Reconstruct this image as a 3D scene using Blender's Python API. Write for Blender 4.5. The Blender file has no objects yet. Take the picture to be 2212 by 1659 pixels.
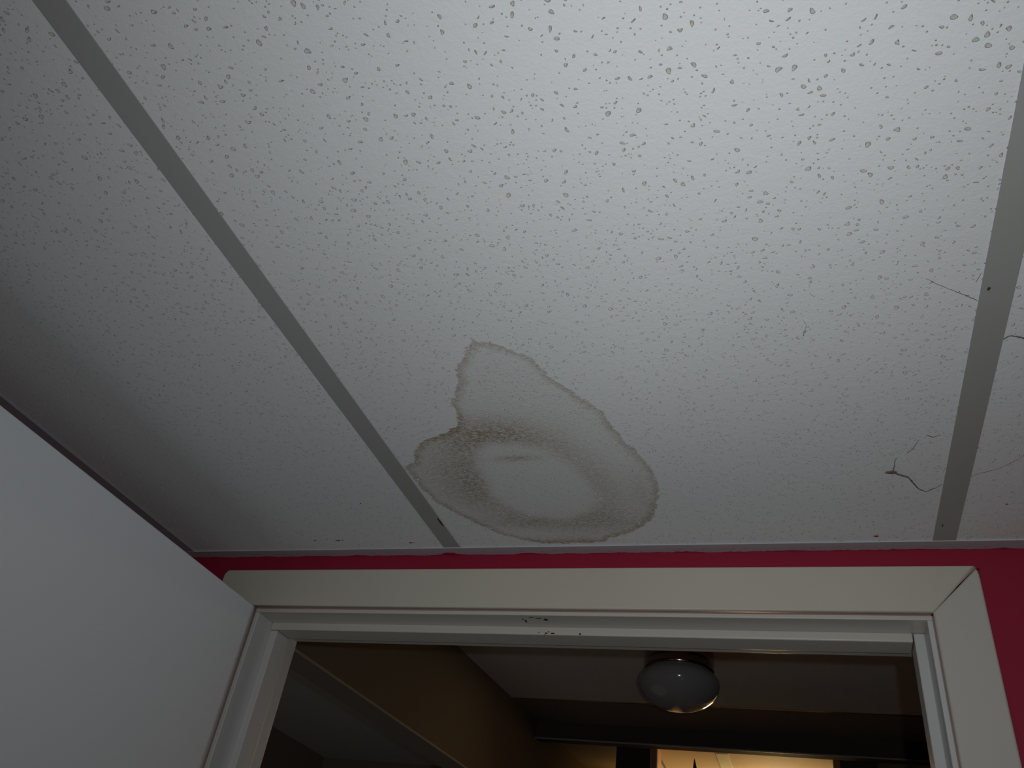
import bpy, bmesh, math, random
import numpy as np
from mathutils import Vector, Matrix
from mathutils.geometry import delaunay_2d_cdt

random.seed(7)
RNG = np.random.default_rng(11)
S = bpy.context.scene
COL = S.collection
R = math.radians
Z0 = 2.10            # height of the dropped ceiling above the floor (metres)

# ------------------------------------------------------------------ camera
OUT= [(-0.1918, -0.4362), (-0.1755, -0.4292), (-0.1565, -0.4164), (-0.1422, -0.4021), (-0.1335, -0.3745), (-0.1153, -0.3439), (-0.094, -0.3117), (-0.0883, -0.2806), (-0.0827, -0.2585), (-0.0687, -0.2258), (-0.0606, -0.1921), (-0.0601, -0.152), (-0.0685, -0.1153), (-0.0821, -0.0823), (-0.1037, -0.056), (-0.1326, -0.0424), (-0.1534, -0.0292), (-0.1908, -0.0265), (-0.2286, -0.0264), (-0.2573, -0.0378), (-0.2845, -0.0543), (-0.3068, -0.0843), (-0.3258, -0.1121), (-0.3421, -0.1448), (-0.3484, -0.1735), (-0.3496, -0.204), (-0.3517, -0.2251), (-0.3354, -0.234), (-0.3233, -0.2605), (-0.3049, -0.2778), (-0.2784, -0.2881), (-0.2575, -0.3003), (-0.2482, -0.3184), (-0.2471, -0.3433), (-0.2365, -0.3581), (-0.2281, -0.3742), (-0.2242, -0.3948), (-0.21, -0.411)]
INN= [(-0.259, -0.1868), (-0.2602, -0.2127), (-0.2501, -0.2511), (-0.2289, -0.2651), (-0.1985, -0.2586), (-0.1706, -0.244), (-0.1516, -0.2139), (-0.1395, -0.173), (-0.1366, -0.1357), (-0.1538, -0.1089), (-0.1874, -0.0908), (-0.2268, -0.1011), (-0.2541, -0.1316), (-0.2648, -0.1547)]
WEBS={'a':[(0.1776, -0.1736), (0.1842, -0.1731), (0.1933, -0.1669), (0.1988, -0.1628), (0.2055, -0.1485), (0.2106, -0.1387), (0.2177, -0.1325), (0.226, -0.1395), (0.2319, -0.1466)],'b':[(0.1844, -0.1775), (0.1844, -0.1952), (0.1862, -0.2011)],'c':[(0.1951, -0.2089), (0.1997, -0.2168), (0.2041, -0.2312)],'d':[(0.2109, -0.2385), (0.216, -0.2357), (0.2226, -0.2382)],'e':[(0.1931, -0.457), (0.2022, -0.4494), (0.2141, -0.4408), (0.2219, -0.4348), (0.2323, -0.4263)],'f':[(0.2556, -0.1586), (0.266, -0.1667), (0.2797, -0.1726), (0.2921, -0.1861), (0.2993, -0.1964)],'g':[(0.2576, -0.3754), (0.2611, -0.3796), (0.2663, -0.3783), (0.2725, -0.3745)],'h':[(0.2316, -0.4569), (0.2289, -0.4472)],'i':[(0.1024, -0.4223), (0.1044, -0.4161), (0.1015, -0.4015)]}
CAM=[0.07904, -0.97477, -0.49234]
ROT=[[0.948827, 0.286804, 0.132176], [0.073937, -0.608671, 0.78997], [-0.307019, 0.739772, 0.598729]]
FPX=1785.74

camd = bpy.data.cameras.new('camera')
cam = bpy.data.objects.new('camera', camd)
COL.objects.link(cam)
rt, up, fw = [Vector(r) for r in ROT]
CP = Vector((CAM[0], CAM[1], CAM[2] + Z0))
cam.matrix_world = Matrix(((rt.x, up.x, -fw.x, CP.x), (rt.y, up.y, -fw.y, CP.y), (rt.z, up.z, -fw.z, CP.z), (0, 0, 0, 1)))
camd.sensor_width = 36
camd.lens = 36 * FPX / 2212
camd.clip_start = 0.02
S.camera = cam

# ------------------------------------------------------------------ light and exposure
S.view_settings.view_transform = 'Standard'
S.view_settings.look = 'None'
S.view_settings.gamma = 1
S.view_settings.use_curve_mapping = False
S.view_settings.exposure = 0.0
w = bpy.data.worlds.new('world'); S.world = w; w.use_nodes = True
w.node_tree.nodes['Background'].inputs[0].default_value = (0.5, 0.55, 0.6, 1)
w.node_tree.nodes['Background'].inputs[1].default_value = 0.02

def lamp(name, kind, loc, energy, color=(1, 1, 1), size=.1, target=None, spot=None):
    l = bpy.data.lights.new(name, kind); l.energy = energy; l.color = color
    if kind == 'AREA': l.shape = 'DISK'; l.size = size
    else: l.shadow_soft_size = size
    if spot: l.spot_size = R(spot[0]); l.spot_blend = spot[1]
    o = bpy.data.objects.new(name, l); COL.objects.link(o); o.location = loc
    if target is not None:
        o.rotation_euler = (Vector(target) - Vector(loc)).to_track_quat('-Z', 'Y').to_euler()
    return o
# the flash of the camera, just above and to the right of the lens
FP = CP + rt * .044 + up * .015 + fw * .015
lamp('flash', 'AREA', FP, 1.15, (0.93, 0.985, 1.0), .010, FP + fw + rt * .10).data.spread = R(128)
# soft fill added low in the room, standing in for bounced light
lamp('room_fill', 'AREA', (1.1, -1.7, .35), 1.0, (1.0, .97, .95), 1.1, (.2, -.9, Z0))
# warm lamp in the far room
lamp('far_room_lamp', 'POINT', (-.05, 2.88, Z0 + .268), 11.0, (1.0, .67, .31), .10)
lamp('corridor_fill', 'POINT', (-.62, 2.62, Z0 + .24), .22, (1.0, .58, .16), .08)  # weak warm fill added to give the corridor its orange glow
# unseen upward fill, added to lift the dark side room ceiling
lamp('side_room_fill', 'AREA', (-1.6, 1.5, .9), .42, (1.0, .95, .86), 1.5, (-1.45, 1.5, Z0))

# ------------------------------------------------------------------ materials
def mat(name, base=(.8, .8, .8), rough=.6, spec=.3, metal=0., bump=None, var=None, sheen=None):
    """bump=(scale, strength, distance, stretch)  var=(scale, amount, colour, stretch)"""
    m = bpy.data.materials.new(name); m.use_nodes = True
    nt = m.node_tree; b = nt.nodes['Principled BSDF']
    b.inputs['Base Color'].default_value = (*base, 1)
    b.inputs['Roughness'].default_value = rough
    b.inputs['Specular IOR Level'].default_value = spec
    b.inputs['Metallic'].default_value = metal
    tc = nt.nodes.new('ShaderNodeTexCoord')
    def noise(scale, stretch, det=4):
        mp = nt.nodes.new('ShaderNodeMapping'); mp.inputs['Scale'].default_value = stretch
        nt.links.new(tc.outputs['Object'], mp.inputs[0])
        n = nt.nodes.new('ShaderNodeTexNoise'); n.inputs['Scale'].default_value = scale; n.inputs['Detail'].default_value = det
        nt.links.new(mp.outputs[0], n.inputs[0]); return n
    if var:
        n = noise(var[0], var[3] if len(var) > 3 else (1, 1, 1))
        r = nt.nodes.new('ShaderNodeMapRange'); r.inputs[1].default_value = .38; r.inputs[2].default_value = .68
        r.inputs[3].default_value = 0; r.inputs[4].default_value = var[1]
        nt.links.new(n.outputs[0], r.inputs[0])
        x = nt.nodes.new('ShaderNodeMix'); x.data_type = 'RGBA'
        x.inputs[6].default_value = (*base, 1); x.inputs[7].default_value = (*var[2], 1)
        nt.links.new(r.outputs[0], x.inputs[0]); nt.links.new(x.outputs[2], b.inputs['Base Color'])
    if bump:
        n = noise(bump[0], bump[3] if len(bump) > 3 else (1, 1, 1))
        bm_ = nt.nodes.new('ShaderNodeBump'); bm_.inputs['Strength'].default_value = bump[1]; bm_.inputs['Distance'].default_value = bump[2]
        nt.links.new(n.outputs[0], bm_.inputs['Height']); nt.links.new(bm_.outputs[0], b.inputs['Normal'])
    return m

class NT:
    """tiny helper for math-heavy node groups"""
    def __init__(s, m): s.m = m; s.nt = m.node_tree
    def val(s, v):
        n = s.nt.nodes.new('ShaderNodeValue'); n.outputs[0].default_value = v; return n.outputs[0]
    def math(s, op, a, b=0., c=None, clamp=False):
        n = s.nt.nodes.new('ShaderNodeMath'); n.operation = op; n.use_clamp = clamp
        for i, v in enumerate((a, b, c)):
            if v is None: continue
            if isinstance(v, (int, float)): n.inputs[i].default_value = v
            else: s.nt.links.new(v, n.inputs[i])
        return n.outputs[0]
    def ss(s, x, a, b, lo=0., hi=1.):
        n = s.nt.nodes.new('ShaderNodeMapRange'); n.interpolation_type = 'SMOOTHSTEP'
        s.nt.links.new(x, n.inputs[0])
        for i, v in enumerate((a, b, lo, hi)): n.inputs[i + 1].default_value = v
        return n.outputs[0]
    def noise(s, scale, det=4, stretch=(1, 1, 1), rough=.5):
        tc = s.nt.nodes.new('ShaderNodeTexCoord'); mp = s.nt.nodes.new('ShaderNodeMapping'); mp.inputs['Scale'].default_value = stretch
        s.nt.links.new(tc.outputs['Object'], mp.inputs[0])
        n = s.nt.nodes.new('ShaderNodeTexNoise'); n.inputs['Scale'].default_value = scale; n.inputs['Detail'].default_value = det
        n.inputs['Roughness'].default_value = rough
        s.nt.links.new(mp.outputs[0], n.inputs[0]); return n.outputs[0]
    def attr(s, name):
        n = s.nt.nodes.new('ShaderNodeAttribute'); n.attribute_name = name; return n.outputs['Fac']
    def coord(s):
        tc = s.nt.nodes.new('ShaderNodeTexCoord'); sp = s.nt.nodes.new('ShaderNodeSeparateXYZ')
        s.nt.links.new(tc.outputs['Object'], sp.inputs[0]); return sp.outputs
    def mix(s, f, a, b):
        x = s.nt.nodes.new('ShaderNodeMix'); x.data_type = 'RGBA'
        s.nt.links.new(f, x.inputs[0])
        for i, v in ((6, a), (7, b)):
            if isinstance(v, tuple): x.inputs[i].default_value = (*v, 1)
            else: s.nt.links.new(v, x.inputs[i])
        return x.outputs[2]
    def base(s, c): s.nt.links.new(c, s.nt.nodes['Principled BSDF'].inputs['Base Color'])
    def bump(s, h, st, d):
        b = s.nt.nodes.new('ShaderNodeBump'); b.inputs['Strength'].default_value = st; b.inputs['Distance'].default_value = d
        s.nt.links.new(h, b.inputs['Height']); s.nt.links.new(b.outputs[0], s.nt.nodes['Principled BSDF'].inputs['Normal'])

TILE = (.80, .81, .82)
M_tile = mat('tile_paint', TILE, .85, .18)
t = NT(M_tile)
so = t.attr('stain_out'); si = t.attr('stain_in'); de = t.attr('stain_dens')
n1 = t.noise(95, 7, rough=.72); n2 = t.noise(620, 3); n3 = t.noise(240, 5, (.75, 1.25, 1), .7)
d = t.math('ADD', so, t.math('MULTIPLY', t.math('SUBTRACT', n1, .5), .020))
inside = t.ss(d, .0012, -.0012)
rim = t.math('MULTIPLY', t.ss(d, .0010, -.0010), t.ss(d, -.0130, -.0015))
mott = t.ss(t.math('ADD', t.math('MULTIPLY', n3, .65), t.math('MULTIPLY', n2, .35)), .40, .62)
densm = t.math('MULTIPLY', de, t.math('ADD', t.math('MULTIPLY', mott, .75), .25))
amt = t.math('MULTIPLY', inside, t.math('ADD', t.math('ADD', t.math('MULTIPLY', densm, 1.1), .13), t.math('MULTIPLY', t.math('MULTIPLY', rim, t.math('ADD', .55, mott)), .38)), clamp=True)
brown = t.mix(amt, TILE, (.365, .29, .20))
# dark dots where the coating is broken inside the stain
t.base(brown)
gr = t.noise(520, 3)
gr2 = t.noise(150, 3)
t.bump(t.math('ADD', t.math('ADD', gr, t.math('MULTIPLY', gr2, 1.2)), t.math('MULTIPLY', t.math('MULTIPLY', n2, inside), 2.5)), .22, .0012)

M_pit = mat('raw_mineral_fibre', (.43, .41, .38), .95, .05, bump=(900, .5, .0008), var=(500, .5, (.54, .52, .49)))
M_pitwall = mat('raw_mineral_fibre_wall', (.55, .53, .505), .95, .05, bump=(900, .4, .0006))
M_tile_plain = mat('tile_paint_plain', TILE, .85, .18)
t = NT(M_tile_plain)
v = t.nt.nodes.new('ShaderNodeTexVoronoi'); v.inputs['Scale'].default_value = 110
tc = t.nt.nodes.new('ShaderNodeTexCoord'); t.nt.links.new(tc.outputs['Object'], v.inputs['Vector'])
pit = t.math('MULTIPLY', t.ss(v.outputs['Distance'], .10, .16), 1.0)
t.bump(pit, .6, .0012)

M_tee = mat('grid_enamel', (.37, .375, .36), .55, .3, bump=(900, .05, .0004), var=(9, .25, (.33, .325, .31)))
M_angle = mat('wall_angle_enamel', (.44, .42, .45), .5, .35)
t = NT(M_angle); X, Y, Z = t.coord()
nx = t.noise(28, 4, (1, .25, 1)); nf = t.noise(160, 4)
edge = t.math('ADD', Y, t.math('ADD', t.math('MULTIPLY', t.math('SUBTRACT', nx, .5), .010), t.math('MULTIPLY', t.math('SUBTRACT', nf, .5), .003)))
bl = t.math('MULTIPLY', t.ss(t.math('ABSOLUTE', t.math('ADD', X, .375)), .016, .004), .0045)
edge = t.math('ADD', edge, bl)
fleck = t.math('MULTIPLY', t.ss(nf, .60, .66), t.ss(Y, -.016, -.004))
red = t.math('MAXIMUM', t.ss(edge, -.0022, -.0012), t.math('MULTIPLY', fleck, .45))
t.base(t.mix(red, (.44, .42, .45), (.36, .022, .075)))
M_lip = mat('angle_lip_enamel', (.58, .60, .62), .35, .5)
M_wall = mat('crimson_paint', (.34, .013, .047), .55, .35, bump=(260, .18, .0008), var=(6, .5, (.37, .016, .040)))
M_case = mat('casing_paint', (.64, .595, .505), .42, .4, bump=(30, .12, .0008, (.25, 1, 3)), var=(5, .35, (.60, .55, .46)))
t = NT(M_case)
M_case_v = mat('casing_paint_side', (.62, .59, .53), .42, .4, bump=(30, .12, .0008, (3, 1, .25)), var=(5, .35, (.60, .575, .53)))
M_jamb = mat('jamb_paint', (.66, .625, .555), .33, .5, bump=(60, .30, .0012, (.12, 1, 2)), var=(60, .3, (.56, .54, .52), (.1, 1, 2)))
M_jamb_v = mat('jamb_paint_side', (.66, .655, .65), .36, .45, bump=(60, .25, .001, (1, 1.4, .12)), var=(60, .25, (.58, .56, .56), (1, 1.4, .1)))
M_crack = mat('crack_paint', (.40, .25, .23), .7, .1)  # pinkish-brown tone of the cracked joints
M_leaf = mat('door_paint', (.80, .83, .87), .5, .35, bump=(420, .12, .0006), var=(3, .3, (.76, .79, .83)))
M_red = mat('red_paint_drip', (.30, .015, .05), .5, .3)
M_rust = mat('rust', (.09, .02, .015), .8, .1)
M_chip = mat('bare_chip', (.10, .035, .025), .8, .1)
M_dirt = mat('grey_dirt', (.07, .06, .055), .9, .05)
M_web = mat('dusty_web', (.20, .165, .15), .95, .02)
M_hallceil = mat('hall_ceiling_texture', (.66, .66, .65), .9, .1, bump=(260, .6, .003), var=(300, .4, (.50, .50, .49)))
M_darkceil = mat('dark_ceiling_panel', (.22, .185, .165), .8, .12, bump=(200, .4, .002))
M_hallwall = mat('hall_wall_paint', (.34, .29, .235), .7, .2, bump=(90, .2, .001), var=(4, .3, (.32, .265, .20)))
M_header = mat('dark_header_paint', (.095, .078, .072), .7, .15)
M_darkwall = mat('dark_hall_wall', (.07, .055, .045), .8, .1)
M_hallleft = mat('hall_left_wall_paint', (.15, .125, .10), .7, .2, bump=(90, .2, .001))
M_beam = mat('beam_underside_paint', (.34, .31, .265), .65, .2)
M_darkwood = mat('dark_wood', (.05, .035, .028), .6, .3, var=(12, .5, (.08, .05, .035), (4, 4, .3)))
M_warmwood = mat('orange_wood', (.45, .22, .06), .45, .4, var=(20, .5, (.38, .17, .04), (4, 4, .3)))
M_cream = mat('cream_paint', (.88, .78, .56), .8, .15, var=(2.5, .3, (.82, .62, .40)))
M_pale = mat('pale_strip', (.95, .98, .78), .6, .2)
M_chrome = mat('brushed_metal', (.42, .40, .38), .16, .5, metal=1.)
M_glass = mat('milk_glass', (.36, .37, .38), .12, .5)
M_gleam = mat('brass_strip', (.75, .55, .20), .25, .5, metal=1.)
M_greymetal = mat('grey_metal_strip', (.30, .34, .36), .5, .4)
M_floor = mat('carpet', (.16, .15, .135), .95, .05, bump=(300, .5, .003))
M_outer = mat('plenum_dark', (.08, .08, .08), .9, .05)
M_leafplant = mat('dark_leaf', (.03, .035, .012), .6, .3, var=(20, .5, (.05, .03, .01)))
M_pot = mat('clay_pot', (.30, .13, .07), .8, .1)
M_brass = mat('satin_brass', (.6, .45, .22), .35, .5, metal=1.)

# ------------------------------------------------------------------ mesh helpers
def obj(name, bm, m, parent=None, smooth=False, kind=None, label=None):
    me = bpy.data.meshes.new(name)
    if isinstance(bm, bmesh.types.BMesh):
        bmesh.ops.recalc_face_normals(bm, faces=bm.faces[:])
        bm.to_mesh(me); bm.free()
    else:
        me.from_pydata(*bm)
    me.materials.append(m)
    if smooth: me.polygons.foreach_set('use_smooth', [True] * len(me.polygons))
    o = bpy.data.objects.new(name, me); COL.objects.link(o)
    if parent: o.parent = parent
    if kind: o['kind'] = kind
    if label: o['label'] = label
    return o
def box(bm, x0, x1, y0, y1, z0, z1, bev=0.):
    """box in metres; z is given relative to the dropped ceiling"""
    z0 += Z0; z1 += Z0
    r = bmesh.ops.create_cube(bm, size=1)
    for v in r['verts']:
        v.co = Vector((x0 + (v.co.x + .5) * (x1 - x0), y0 + (v.co.y + .5) * (y1 - y0), z0 + (v.co.z + .5) * (z1 - z0)))
    if bev:
        es = {e for v in r['verts'] for e in v.link_edges}
        bmesh.ops.bevel(bm, geom=list(es), offset=bev, segments=3, profile=.5, affect='EDGES')
    return bm
def B(*a, **k): return box(bmesh.new(), *a, **k)
def empty(name, loc=(0, 0, 0), kind=None, label=None, cat=None, group=None):
    o = bpy.data.objects.new(name, None); COL.objects.link(o); o.location = loc; o.empty_display_size = .05
    for k, v_ in (('kind', kind), ('label', label), ('category', cat), ('group', group)):
        if v_: o[k] = v_
    return o
def keep(o, parent):
    """parent o without moving it"""
    bpy.context.view_layer.update()
    o.parent = parent; o.matrix_parent_inverse = parent.matrix_world.inverted()
    return o
def inset(poly, d):
    n = len(poly); out = []
    area = sum(poly[i][0] * poly[(i + 1) % n][1] - poly[(i + 1) % n][0] * poly[i][1] for i in range(n))
    sg = 1 if area > 0 else -1
    for i in range(n):
        p0, p1, p2 = [Vector(poly[(i + k - 1) % n]) for k in range(3)]
        a = (p1 - p0).normalized(); b = (p2 - p1).normalized()
        na = Vector((-a.y, a.x)) * sg; nb = Vector((-b.y, b.x)) * sg
        k = (na + nb); k = k / max(k.dot(na), .3)
        out.append(p1 + k * d)
    return [tuple(p) for p in out]
def board(poly, yb, yf, bev):
    """XZ outline (z relative to the dropped ceiling), back at yb, face at yf (yf<yb) with a rounded edge"""
    bm = bmesh.new(); loops = []
    prof = [(0, yb), (0, yf + bev), (bev * .3, yf + bev * .3), (bev, yf)]
    for d_, y in prof:
        pl = inset(poly, d_) if d_ else poly
        loops.append([bm.verts.new((p[0], y, p[1] + Z0)) for p in pl])
    n = len(poly)
    for a, b in zip(loops, loops[1:]):
        for i in range(n):
            f = bm.faces.new((a[i], a[(i + 1) % n], b[(i + 1) % n], b[i]))
            f.smooth = True
    bm.faces.new(loops[-1]); bm.faces.new(loops[0][::-1])
    return bm
def lathe(prof, n=64):
    bm = bmesh.new(); rings = []
    for r, z in prof:
        if r < 1e-5: rings.append([bm.verts.new((0, 0, z))])
        else: rings.append([bm.verts.new((r * math.cos(2 * math.pi * k / n), r * math.sin(2 * math.pi * k / n), z)) for k in range(n)])
    for a, b in zip(rings, rings[1:]):
        for k in range(n):
            va = a[k % len(a)], a[(k + 1) % len(a)]; vb = b[k % len(b)], b[(k + 1) % len(b)]
            vs = [va[0]] + ([va[1]] if len(a) > 1 else []) + ([vb[1]] if len(b) > 1 else []) + [vb[0]]
            if len(vs) > 2: bm.faces.new(vs)
    return bm
def tube(pts, rad, n=6):
    bm = bmesh.new(); rings = []
    for i, p in enumerate(pts):
        p = Vector(p); a = Vector(pts[max(i - 1, 0)]); b = Vector(pts[min(i + 1, len(pts) - 1)])
        d_ = (b - a).normalized(); s = d_.orthogonal().normalized(); t_ = d_.cross(s)
        r = rad[i] if isinstance(rad, (list, tuple)) else rad
        rings.append([bm.verts.new(p + (s * math.cos(2 * math.pi * k / n) + t_ * math.sin(2 * math.pi * k / n)) * r) for k in range(n)])
    for a, b in zip(rings, rings[1:]):
        for k in range(n): bm.faces.new((a[k], a[(k + 1) % n], b[(k + 1) % n], b[k]))
    bm.faces.new(rings[0][::-1]); bm.faces.new(rings[-1])
    return bm

# ------------------------------------------------------------------ the room: walls, floor
XL, XR, YF = -.812, 1.90, -3.0           # left wall, right wall, wall behind the camera
ZH = .35                                 # hall ceiling above the dropped ceiling
JL, JR, ZJ = -.6543, .2155, -.0876       # faces of the door jambs and underside of the head jamb
WT = .112                                # thickness of the door wall
def wall_with_opening(name, x0, x1, ztop):
    pl = [(x0, -Z0), (JL - .018, -Z0), (JL - .018, ZJ + .018), (JR + .018, ZJ + .018), (JR + .018, -Z0), (x1, -Z0), (x1, ztop), (x0, ztop)]
    bm = bmesh.new()
    f = [bm.verts.new((p[0], 0, p[1] + Z0)) for p in pl]; k = [bm.verts.new((p[0], WT, p[1] + Z0)) for p in pl]
    n = len(pl)
    bm.faces.new(f); bm.faces.new(k[::-1])
    for i in range(n): bm.faces.new((f[i], f[(i + 1) % n], k[(i + 1) % n], k[i]))
    return obj(name, bm, M_wall, kind='structure')
wall_with_opening('wall_back', -2.4, XR + .1, ZH + .02)
obj('wall_left', B(XL - .1, XL, YF, 0, -Z0, ZH), M_wall, kind='structure')
obj('wall_right', B(XR, XR + .1, YF, 0, -Z0, ZH), M_wall, kind='structure')
obj('wall_front', B(XL - .1, XR + .1, YF - .1, YF, -Z0, ZH), M_wall, kind='structure')
obj('floor', B(-2.5, XR + .1, YF - .1, 5.0, -Z0 - .1, -Z0), M_floor, kind='structure')
obj('ceiling_plenum', B(XL - .1, XR + .1, YF - .1, 0, ZH, ZH + .05), M_outer, kind='structure')

# ------------------------------------------------------------------ dropped ceiling: grid and pitted tiles
ceiling = empty('ceiling', kind='structure')
TX = [-.3647, .2453, .8553, 1.4653]      # centre lines of the long tees
TYC = [-1.235, -2.455]                   # cross tees
def tee(x=None, y=None, a=0, b=0):
    bm = bmesh.new()
    if x is not None:
        box(bm, x - .012, x + .012, a, b, -.0006, .0002, .0002); box(bm, x - .0008, x + .0008, a, b, .0002, .034)
    else:
        box(bm, a, b, y - .012, y + .012, -.0006, .0002, .0002); box(bm, a, b, y - .0008, y + .0008, .0002, .034)
    return bm
tees = [obj('grid_tee', tee(x=x, a=YF, b=-.0205), M_tee, ceiling) for x in TX]
xs = [XL] + TX + [XR]
for y in TYC:
    for a, b in zip(xs, xs[1:]):
        obj('cross_tee', tee(y=y, a=a + .012, b=b - .012), M_tee, ceiling)
# wall angles: flange plus a bright rolled lip
wa = obj('wall_angle', box(B(XL, XR, -.0205, 0, -.0014, .0002), XL, XR, -.0012, 0, .0002, .022), M_angle, ceiling)
obj('angle_lip', B(XL + .02, XR, -.0214, -.0203, -.0015, .0004, .0004), M_lip, wa)
M_angle_l = mat('wall_angle_enamel_left', (.40, .38, .41), .5, .35)
wl = obj('wall_angle', B(XL, XL + .0205, YF, -.0222, -.0014, .0002), M_angle_l, ceiling)
obj('angle_lip', B(XL + .0203, XL + .0222, YF, -.0222, -.0017, .0004, .0006), M_angle_l, wl)
obj('wall_angle', B(XR - .0205, XR, YF, -.0222, -.0014, .0002), M_angle_l, ceiling)

def sdist(P, poly):
    """signed distance of points P to a polygon, negative inside"""
    poly = np.array(poly); A = poly; Bq = np.roll(poly, -1, 0)
    best = np.full(len(P), 9.); ins = np.zeros(len(P), bool)
    for a, b in zip(A, Bq):
        ab = b - a; tt = np.clip(((P - a) @ ab) / (ab @ ab), 0, 1)
        best = np.minimum(best, np.linalg.norm(P - a - tt[:, None] * ab, axis=1))
        c = (a[1] > P[:, 1]) != (b[1] > P[:, 1])
        if a[1] != b[1]:
            ins ^= c & (P[:, 0] < (b[0] - a[0]) * (P[:, 1] - a[1]) / (b[1] - a[1]) + a[0])
    return np.where(ins, -best, best)

def pitted_tile(x0, x1, y0, y1, pit_ylo, pit_xhi, stain, zf=.0006):
    """one mineral tile: flat face with every pit cut into it as a real hollow"""
    px0, px1, py0, py1 = x0 + .002, min(x1, pit_xhi) - .002, max(y0, pit_ylo) + .002, y1 - .002
    area = (px1 - px0) * (py1 - py0)
    holes = []; cell = {}
    def ok(x, y, r):
        ci, cj = int(x / .01), int(y / .01)
        for i in range(ci - 2, ci + 3):
            for j in range(cj - 2, cj + 3):
                for (hx, hy, hr) in cell.get((i, j), ()):
                    if (hx - x) ** 2 + (hy - y) ** 2 < (hr + r + .0003) ** 2: return False
        return True
    def add(r, large):
        for _ in range(8):
            x = random.uniform(px0 + r, px1 - r); y = random.uniform(py0 + r, py1 - r)
            if ok(x, y, r):
                cell.setdefault((int(x / .01), int(y / .01)), []).append((x, y, r)); holes.append((x, y, r, large)); return
    for _ in range(int(area * 6200)): add(random.uniform(.0011, .0029) * random.choice((1, .9, .75)), True)
    for _ in range(int(area * 10500)): add(random.uniform(.00042, .00078), False)
    V = [(x0, y0), (x1, y0), (x1, y1), (x0, y1)]; E = [(0, 1), (1, 2), (2, 3), (3, 0)]
    loops = []; owner = {}
    for h, (x, y, r, large) in enumerate(holes):
        n = 12 if large else 7
        ph = random.uniform(0, 2 * math.pi)
        if large:
            el = random.uniform(.34, .80); k3 = random.uniform(-.16, .16); k2 = random.uniform(0, 6.28); bend = random.uniform(-.35, .35)
        b = len(V); lp = []
        for k in range(n):
            a = 2 * math.pi * k / n
            if large:
                rr = r * (1 + k3 * math.cos(3 * a + k2)) * .86
                u, w_ = rr * math.cos(a), rr * el * math.sin(a); w_ += bend * (u * u / r - r * .3)
            else: u, w_ = r * math.cos(a), r * random.uniform(.88, 1.0) * math.sin(a)
            V.append((x + u * math.cos(ph) - w_ * math.sin(ph), y + u * math.sin(ph) + w_ * math.cos(ph)))
            lp.append(b + k); owner[b + k] = h
        for k in range(n): E.append((b + k, b + (k + 1) % n))
        loops.append(lp)
    if stain:
        P = [(a, b) for a in np.arange(-.362, -.05, .0045) for b in np.arange(-.445, -.018, .0045)]
        P = np.array(P) + RNG.uniform(-.0008, .0008, (len(P), 2))
        sd = sdist(P, OUT); P = P[sd < .012]
        for x, y in P:
            if ok(x, y, .0006) and x > x0 + .002 and y < y1 - .002: V.append((x, y))
    rv, re_, rf, ov, oe, of = delaunay_2d_cdt([Vector(p) for p in V], E, [], 0, 1e-7)
    own = []
    for o_ in ov:
        s = {owner[i] for i in o_ if i in owner}; own.append(next(iter(s)) if s else -1)
    F = [tuple(f) for f in rf if not (own[f[0]] >= 0 and own[f[0]] == own[f[1]] == own[f[2]])]
    new = {}
    for i, o_ in enumerate(ov):
        for j in o_: new[j] = i
    VV = [(p.x, p.y, Z0 + zf) for p in rv]
    nface = len(F); sm = [False] * nface; pm = []
    for h, (x, y, r, large) in enumerate(holes):
        lp = [new[i] for i in loops[h]]; n = len(lp)
        dep = min(r * random.uniform(.9, 1.5), .0021) if large else r * 2.2
        off = (random.uniform(-.15, .15) * r, random.uniform(-.15, .15) * r)
        prev = lp
        for sc, dz in (((.93, .22), (.78, .75), (.45, .97)) if large else ((.90, .35), (.60, .85))):
            b = len(VV)
            for i in lp:
                q = VV[i]; VV.append((x + (q[0] - x) * sc + off[0] * (1 - sc), y + (q[1] - y) * sc + off[1] * (1 - sc), Z0 + zf + dep * dz * random.uniform(.9, 1.1)))
            cur = list(range(b, b + n))
            for k in range(n): F.append((prev[k], prev[(k + 1) % n], cur[(k + 1) % n], cur[k])); sm.append(True); pm.append(2 if dz < .9 else 1)
            prev = cur
        F.append(tuple(prev)); sm.append(True); pm.append(1)
    npit = len(F)
    # body of the tile above its face
    b = len(VV)
    c0 = [(x0, y0), (x1, y0), (x1, y1), (x0, y1)]
    for z in (Z0 + zf, Z0 + zf + .015):
        for p in c0: VV.append((*p, z))
    for k in range(4): F.append((b + k, b + (k + 1) % 4, b + 4 + (k + 1) % 4, b + 4 + k)); sm.append(False)
    F.append((b + 4, b + 5, b + 6, b + 7)); sm.append(False)
    me = bpy.data.meshes.new('tile'); me.from_pydata(VV, [], F)
    me.polygons.foreach_set('use_smooth', sm)
    bmm = bmesh.new(); bmm.from_mesh(me)
    for f in bmm.faces[:nface]:
        if f.normal.z > 0: f.normal_flip()
    bmm.to_mesh(me); bmm.free()
    me.materials.append(M_tile); me.materials.append(M_pit); me.materials.append(M_pitwall)
    mi = [0] * len(F); mi[nface:npit] = pm
    me.polygons.foreach_set('material_index', mi)
    P = np.array([(v_[0], v_[1]) for v_ in VV])
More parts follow.
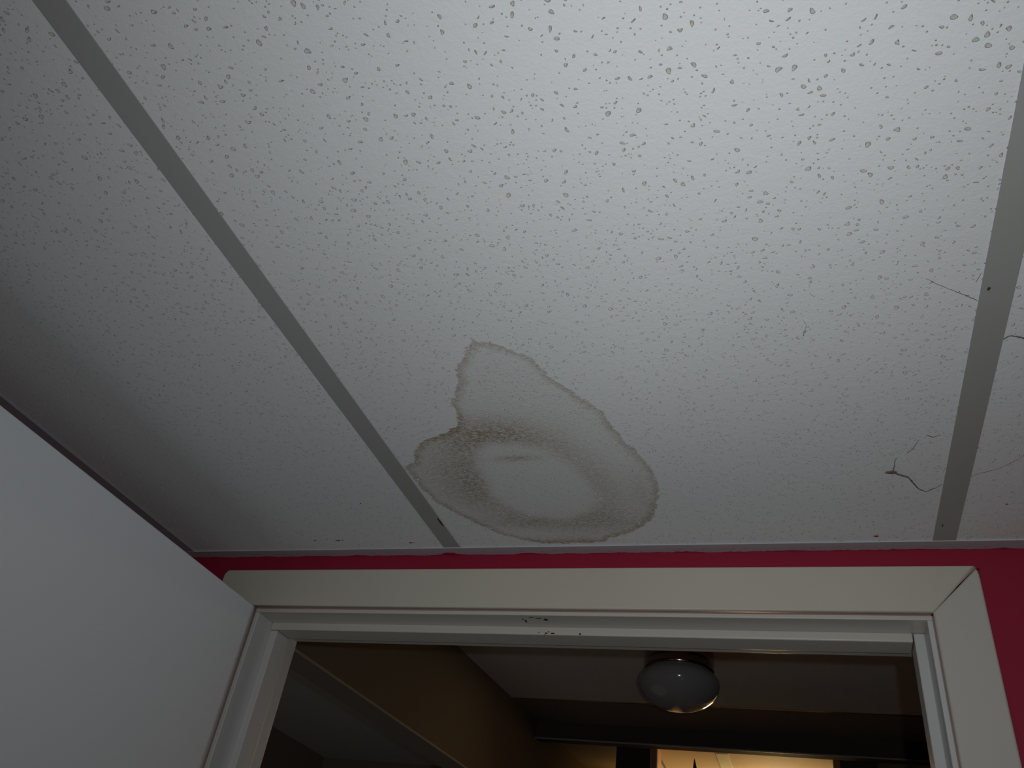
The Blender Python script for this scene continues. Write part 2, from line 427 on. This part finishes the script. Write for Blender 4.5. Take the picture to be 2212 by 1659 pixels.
    if stain:
        so_ = sdist(P, OUT); si_ = sdist(P, INN)
        x, y = P[:, 0], P[:, 1]
        g = lambda cx, cy, sx, sy: np.exp(-((x - cx) / sx) ** 2 - ((y - cy) / sy) ** 2)
        dn = np.exp(-((si_ - .012) / .028) ** 2) * .42
        dn += g(-.235, -.285, .070, .032) * .60 + g(-.300, -.19, .045, .070) * .50 + g(-.12, -.075, .06, .032) * .45
        dn += g(-.255, -.085, .06, .018) * .35 + g(-.19, -.033, .09, .012) * .45 + g(-.08, -.14, .012, .05) * .30
        dn += g(-.215, -.235, .026, .007) * .8
        ins = np.clip(si_ / .016 + .5, 0, 1)
        dn = dn * (.06 + .94 * ins) + g(-.208, -.232, .026, .0055) * .7
    else:
        so_ = np.full(len(P), 1.); si_ = so_; dn = so_ * 0
    for nm, a in (('stain_out', so_), ('stain_in', si_), ('stain_dens', dn)):
        at = me.attributes.new(nm, 'FLOAT', 'POINT'); at.data.foreach_set('value', a.astype(np.float32))
    o = bpy.data.objects.new('tile', me); COL.objects.link(o); o.parent = ceiling
    return o
g = .0008
tiles = {}
ys = [(-1.234, -.003), (-2.454, -1.236), (YF + .002, -2.456)]
for r, (a, b) in enumerate(ys):
    for c, (x0, x1) in enumerate(zip(xs, xs[1:])):
        x0_, x1_ = x0 + .0015, x1 - .0015
        if r == 0 and c < 3:
            tiles[c] = pitted_tile(x0_, x1_, a, b, -.97 if c < 2 else -.80, .56, c == 1)
        else:
            obj('tile', B(x0_, x1_, a, b, .0006, .0156), M_tile_plain, ceiling)
tiles[1]['label'] = 'pitted ceiling tile with brown ringed water stain'
def blob(name, x, y, rx, ry, m, parent, z=-.0002, th=.0007, n=12, label=None, plane='z'):
    """small raised fleck, lumpy outline; plane z: on the underside at height z, plane y: on a face at depth z"""
    bm = bmesh.new(); lo = []; hi = []
    for k in range(n):
        a = 2 * math.pi * k / n; s = random.uniform(.7, 1.15)
        u, w_ = rx * s * math.cos(a), ry * s * math.sin(a)
        if plane == 'z':
            hi.append(bm.verts.new((x + u, y + w_, Z0 + z + th))); lo.append(bm.verts.new((x + u * .8, y + w_ * .8, Z0 + z)))
        else:
            hi.append(bm.verts.new((x + u, z + th, Z0 + y + w_))); lo.append(bm.verts.new((x + u * .8, z, Z0 + y + w_ * .8)))
    for k in range(n): bm.faces.new((hi[k], hi[(k + 1) % n], lo[(k + 1) % n], lo[k]))
    bm.faces.new(lo); bm.faces.new(hi[::-1])
    return obj(name, bm, m, parent, label=label)
for x, y, rx, ry, ti in ((-.4213, -.0352, .0032, .0014, 0), (-.4168, -.035, .0012, .0007, 0), (-.5298, -.0457, .0040, .0014, 0), (-.5225, -.0455, .0014, .0009, 0),
                         (-.5665, -.0469, .0022, .0009, 0), (-.5467, -.049, .0010, .0005, 0), (.1729, -.0324, .0032, .0018, 1), (.298, -.0995, .0008, .0020, 2)):
    blob('paint_fleck', x, y, rx, ry, M_red, tiles[ti], z=.0001, label='dark red paint fleck')
blob('dirt_fleck', -.4468, -.1452, .0007, .0016, M_dirt, tiles[0], z=.0001)
tl, tr = tees[0], tees[1]
bm = bmesh.new()
blob('rust_spot', -.3548, -.093, .0012, .0115, M_rust, tl, z=-.0012, label='dark rust spot')
blob('dirt_spot', .2388, -.4389, .0015, .0021, M_dirt, tr, z=-.0011, label='dark dirt spot')
blob('dirt_spot', .2403, -.0573, .0010, .0026, M_dirt, tr, z=-.0011, label='dark dirt spot')
blob('paint_blotch', -.373, -.0025, .0085, .0035, M_red, wa, z=-.0018, th=.0006, n=18, label='dark red paint blotch')

# ------------------------------------------------------------------ door frame: jambs, stops, casing
frame = empty('trim_1', kind='structure')
CZ, CX, CL = -.0257, .2762, -.7315       # outer edges of the casing
IZ, IX, IL = -.0812, .2222, -.6610       # inner edges of the casing (6 mm reveal on the jamb)
hc = [(-.7262, CZ), (.2728, CZ), (.2722, CZ - .0016), ((CX + IX) / 2 - .0003, (CZ + IZ) / 2 + .0006), (IX, IZ), (-.7315, IZ), (-.7315, -.0325)]
obj('head_casing', board(hc, 0, -.0085, .0014), M_case, frame, label='cream head casing of the doorway')
rc = [(.2735, CZ - .0028), (.2758, CZ - .0065), (CX + .0002, CZ - .012), (CX, -Z0), (IX, -Z0), (IX, IZ), ((CX + IX) / 2 + .0002, (CZ + IZ) / 2 - .0001)]
obj('side_casing', board(rc, 0, -.0085, .0024), M_case_v, frame)
lc = [(CL, IZ - .0003), (IL, IZ - .0003), (IL, -Z0), (CL, -Z0)]
obj('side_casing', board(lc, 0, -.0085, .0014), M_case_v, frame)
# hair crack between casing and jamb
obj('joint_crack', B(IL, IX, -.0010, 0, IZ - .0016, IZ + .0004), M_crack, frame)
obj('joint_crack', B(IX - .0014, IX + .0004, -.0010, 0, -Z0, IZ), M_crack, frame)
obj('joint_crack', B(IL - .0006, IL + .0011, -.0012, 0, -Z0, IZ), M_crack, frame)
# mitre crack, open at the outer end
bm = bmesh.new()
mp = [(.2730, CZ - .0008), (.2742, CZ - .0026), (.2390, -.0622), (.2384, -.0616)]
obj('joint_crack', board(mp, -.0060, -.0076, .0002), M_crack, frame)
for x, z, r_ in ((.2765, -.0335, .0011), (.2768, -.0385, .0009)): blob('paint_fleck', x, z, r_, r_ * 1.1, M_red, frame, z=-.0088, th=.002, plane='y')
blob('paint_fleck', .2765, -.0295, .0012, .0018, M_chip, frame, z=-.0085, th=.002, plane='y')
# jambs
hj = obj('head_jamb', B(JL - .018, JR + .018, -.0006, WT + .001, ZJ, ZJ + .018, .0012), M_jamb, frame)
obj('side_jamb', B(JR, JR + .018, -.0006, WT + .001, -Z0, ZJ, .0012), M_jamb_v, frame)
obj('side_jamb', B(JL - .018, JL, -.0006, WT + .001, -Z0, ZJ, .0012), M_jamb_v, frame)
SY0, SY1 = .037, .074
hs = obj('door_stop', B(JL + .0002, JR - .0128, SY0, SY1, ZJ - .0108, ZJ + .0002, .0016), M_jamb, frame)
obj('door_stop', B(JR - .0115, JR + .0002, SY0, SY1, -Z0, ZJ - .0004, .0016), M_jamb_v, frame)
obj('door_stop', B(JL - .0002, JL + .0115, SY0 + .002, SY1, -Z0, ZJ - .0112, .0016), M_jamb_v, frame)
for x, z, rx, rz in ((-.2449, -.0955, .0009, .0009), (-.2350, -.0962, .0030, .0011), (-.2318, -.0944, .0013, .0011), (-.2262, -.0962, .0034, .0013), (-.1892, -.0965, .0015, .0016), (-.2370, -.0985, .0008, .0006)):
    blob('paint_chip', x, z, rx, rz, M_chip, hs, z=SY0 - .0004, th=.001, plane='y')
for x, y, rx, ry in ((-.2585, .019, .0018, .0050), (-.2610, .012, .0008, .003), (-.2300, .013, .0040, .0040), (-.2390, .009, .0060, .0012), (-.2480, .006, .0040, .0008)):
    blob('paint_chip', x, y, rx, ry, M_chip, hj, z=ZJ - .0004, th=.001)


# ------------------------------------------------------------------ the door leaf, swung open against the left wall
DX, DY, DW = -.6455, -.0290, .845
door = empty('door_1', (DX, DY, 0), kind='structure')
lf = obj('leaf', B(DX - .035, DX, DY - DW, DY, -Z0 + .012, -.0900, .0022), M_leaf)
keep(lf, door)
for z in (-.42, -1.05, -1.80):
    h = bmesh.new(); bmesh.ops.create_cone(h, cap_ends=True, segments=16, radius1=.006, radius2=.006, depth=.09,
        matrix=Matrix.Translation((JL - .006, -.010, Z0 + z)))
    box(h, JL - .003, JL + .0005, -.0245, .0, z - .045, z + .045)
    keep(obj('hinge', h, M_brass), door)
kn = lathe([(0, 0), (.028, 0), (.030, .004), (.012, .010), (.010, .030), (.020, .038), (.027, .050), (.024, .062), (0, .068)], 32)
bmesh.ops.rotate(kn, verts=kn.verts, matrix=Matrix.Rotation(R(90), 3, 'Y'))
bmesh.ops.translate(kn, verts=kn.verts, vec=(DX, DY - DW + .06, 1.0))
keep(obj('door_knob', kn, M_brass, smooth=True), door)

# ------------------------------------------------------------------ cobwebs and dust threads on the ceiling
def web(key, label, r0, r1, z=-.0004):
    pts = [(x, y, Z0 + z - (.0004 if 0 < i < len(WEBS[key]) - 1 else 0)) for i, (x, y) in enumerate(WEBS[key])]
    n = len(pts); fine = []
    for i in range(n - 1):
        for k in range(4):
            t_ = k / 4; p = Vector(pts[i]).lerp(Vector(pts[i + 1]), t_)
            if k: p += Vector((random.uniform(-1, 1), random.uniform(-1, 1), 0)) * .0004
            fine.append(tuple(p))
    fine.append(pts[-1])
    m_ = len(fine); rad = [(r0 + (r1 - r0) * i / (m_ - 1)) * random.uniform(.75, 1.25) for i in range(m_)]
    o = obj('cobweb_thread', tube(fine, rad, 5), M_web, smooth=True)
    o['label'] = label; o['category'] = 'cobweb'; return o
web('a', 'longest dark cobweb thread, thick knotted end, hanging beside the right ceiling tee', .0011, .00022)
web('b', 'short faint cobweb thread rising from the knotted end of the longest thread', .0003, .0002)
web('c', 'slanting brown cobweb thread above the longest thread, on the stained tile', .00035, .00022)
web('d', 'tiny curled cobweb thread with a dark dot, nearest left of the right ceiling tee', .0005, .00018)
web('e', 'thin straight dust thread crossing the pitted tile to the right tee, mid height', .00016, .00022)
web('f', 'long wavy cobweb thread on the tile right of the right ceiling tee', .00022, .0002)
web('g', 'short thick dark cobweb thread at the right edge, beyond the right tee', .0004, .0007)
web('h', 'very short dust thread above the straight thread beside the right tee', .0002, .0002)
web('i', 'small pale dust fibre on the stained tile, far from the tees', .0003, .0003).data.materials[0] = M_lip
# knot of the longest thread
kb = bmesh.new(); bmesh.ops.create_icosphere(kb, subdivisions=2, radius=1)
for v_ in kb.verts:
    s = 1 + .3 * math.sin(v_.co.x * 5 + v_.co.y * 7); v_.co = Vector((.1815 + v_.co.x * .0052 * s, -.1745 + v_.co.y * .0030 * s, Z0 - .0009 + v_.co.z * .0011))
kn_ = obj('knot', kb, M_web); kn_.parent = [o for o in COL.objects if o.name == 'cobweb_thread'][0]

# ------------------------------------------------------------------ the hall beyond the doorway
# skewed left wall of the hall: runs along (x = WX(y))
def WX(y): return -.894 + (y - 1.32) * (.063 / .93)
def skew(y0, y1, dx0, dx1, z0, z1):
    bm = bmesh.new(); vs = []
    for z in (z0, z1):
        for y, dx in ((y0, dx0), (y0, dx1), (y1, dx1), (y1, dx0)): vs.append(bm.verts.new((WX(y) + dx, y, Z0 + z)))
    for f in ((0, 1, 2, 3), (4, 5, 6, 7), (0, 1, 5, 4), (1, 2, 6, 5), (2, 3, 7, 6), (3, 0, 4, 7)): bm.faces.new([vs[i] for i in f])
    return bm
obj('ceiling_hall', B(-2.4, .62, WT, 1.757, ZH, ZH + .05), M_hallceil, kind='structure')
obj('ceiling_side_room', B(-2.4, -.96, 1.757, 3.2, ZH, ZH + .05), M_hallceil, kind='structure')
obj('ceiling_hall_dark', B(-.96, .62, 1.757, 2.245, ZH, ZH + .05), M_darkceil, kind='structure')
obj('trim_2', B(WX(1.757), .62, 1.753, 1.761, ZH - .002, ZH + .001), M_gleam, kind='structure')
t3 = obj('trim_3', B(WX(2.02), .60, 2.018, 2.06, .2905, ZH + .001), M_header, kind='structure')  # lip deepened into a header to keep lamp spill off hall ceiling
obj('metal_edge', B(WX(2.02), .60, 2.014, 2.019, .2900, .2945), M_greymetal, t3)
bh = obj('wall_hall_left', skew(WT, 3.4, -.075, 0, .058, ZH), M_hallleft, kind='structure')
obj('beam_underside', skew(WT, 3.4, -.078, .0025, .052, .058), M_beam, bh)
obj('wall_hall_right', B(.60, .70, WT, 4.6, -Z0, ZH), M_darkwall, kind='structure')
obj('wall_side_room_left', B(-2.23, -2.13, WT, 3.2, -Z0, ZH), M_hallwall, kind='structure')
obj('wall_side_room_back', B(-2.2, -1.0, 2.80, 2.9, -Z0, ZH), M_hallwall, kind='structure')
obj('wall_hall_back', B(-1.0, .70, 4.5, 4.6, -Z0, ZH), M_hallwall, kind='structure')
obj('ceiling_far_room', B(-.46, .62, 2.252, 4.6, ZH, ZH + .05), M_cream, kind='structure')
obj('ceiling_corridor', B(-1.0, -.46, 2.252, 4.6, ZH, ZH + .05), M_hallwall, kind='structure')
obj('trim_4', B(-.243, -.199, 2.30, 3.4, ZH - .0015, ZH + .001), M_pale, kind='structure')
obj('wall_corridor_end', skew(3.4, 4.6, -.075, 0, -Z0, ZH), M_hallwall, kind='structure')
# doorway of the far room
d2 = empty('door_2', kind='structure')
obj('door_post', B(-.600, -.470, 2.255, 2.34, -Z0, ZH), M_darkwood, d2)
obj('post_trim', B(-.472, -.466, 2.246, 2.27, -Z0, ZH - .006), M_hallwall, d2)
obj('post_trim', B(-.452, -.447, 2.246, 2.27, -Z0, ZH - .006), M_hallwall, d2)
obj('door_post', B(-.470, -.446, 2.255, 2.34, -Z0, ZH), M_warmwood, d2)
obj('door_post', B(.158, .300, 2.255, 2.34, -Z0, ZH), M_darkwood, d2)
obj('post_trim', B(.158, .180, 2.248, 2.26, -Z0, ZH - .006), M_warmwood, d2)
obj('wall_far_room_left', B(-.56, -.47, 2.34, 4.5, -Z0, ZH), M_hallwall, kind='structure')
obj('wall_far_room_right', B(.20, .28, 2.34, 4.5, -Z0, ZH), M_hallwall, kind='structure')

# ceiling lamp in the hall: metal pan with a milk glass mushroom shade
lp = empty('ceiling_lamp', (-.2390, 1.30, Z0 + ZH), label='round milk glass ceiling lamp with shiny metal base in the dark hall', cat='lamp')
base = obj('lamp_base', lathe([(0, 0), (.093, 0), (.094, -.004), (.094, -.034), (.092, -.037), (.094, -.040), (.094, -.054), (.091, -.057), (.080, -.055), (0, -.050)]), M_chrome, lp, smooth=True)
gp = [(.086, -.050), (.092, -.058), (.101, -.066), (.107, -.075), (.1095, -.085), (.108, -.096), (.102, -.110), (.090, -.125), (.072, -.138), (.048, -.148), (.024, -.153), (0, -.154)]
obj('glass_shade', lathe(gp), M_glass, lp, smooth=True)

# tall plant in the far room: one dark leaf tip shows in the bright opening
pl = empty('potted_plant', (-.33, 2.62, 0), label='tall plant whose dark pointed leaf tip shows against the warm bright opening', cat='plant')
obj('pot', lathe([(0, 0), (.11, 0), (.15, .26), (.16, .27), (.16, .30), (.14, .30), (.13, .26), (0, .25)], 32), M_pot, pl, smooth=True)
obj('stem', tube([(0, 0, .25), (.01, 0, .9), (0, .01, 1.5), (.0, 0, 1.9)], [.014, .012, .010, .007], 8), M_leafplant, pl, smooth=True)
def blade(base_, tip, wd):
    bm = bmesh.new(); b = Vector(base_); t_ = Vector(tip); n = 10; L = []; Rr = []; C_ = []
    side = (t_ - b).cross(Vector((0, 1, .2))).normalized()
    for i in range(n):
        s = i / (n - 1); c = b.lerp(t_, s) + Vector((0, 0, .03 * math.sin(math.pi * s)))
        w_ = wd * math.sin(math.pi * min(1, .08 + s * .92)) ** .8 * (1 - s * .4) + .0006
        L.append(bm.verts.new(c - side * w_)); Rr.append(bm.verts.new(c + side * w_)); C_.append(bm.verts.new(c + Vector((0, .006, 0))))
    for i in range(n - 1):
        bm.faces.new((L[i], C_[i], C_[i + 1], L[i + 1])); bm.faces.new((C_[i], Rr[i], Rr[i + 1], C_[i + 1]))
    bmesh.ops.solidify(bm, geom=bm.faces[:], thickness=.0015)
    return bm
tips = [((.005, -.27, 2.440), .045), ((.10, .12, 2.10), .03), ((-.07, .2, 2.0), .03), ((.06, -.12, 2.0), .03), ((-.06, -.10, 1.85), .03)]
for k, (tp, wd) in enumerate(tips):
    obj('leaf', blade((0, 0, 1.0 + .18 * k) if k else (0, -.02, 1.88), tp, wd), M_leafplant, pl)
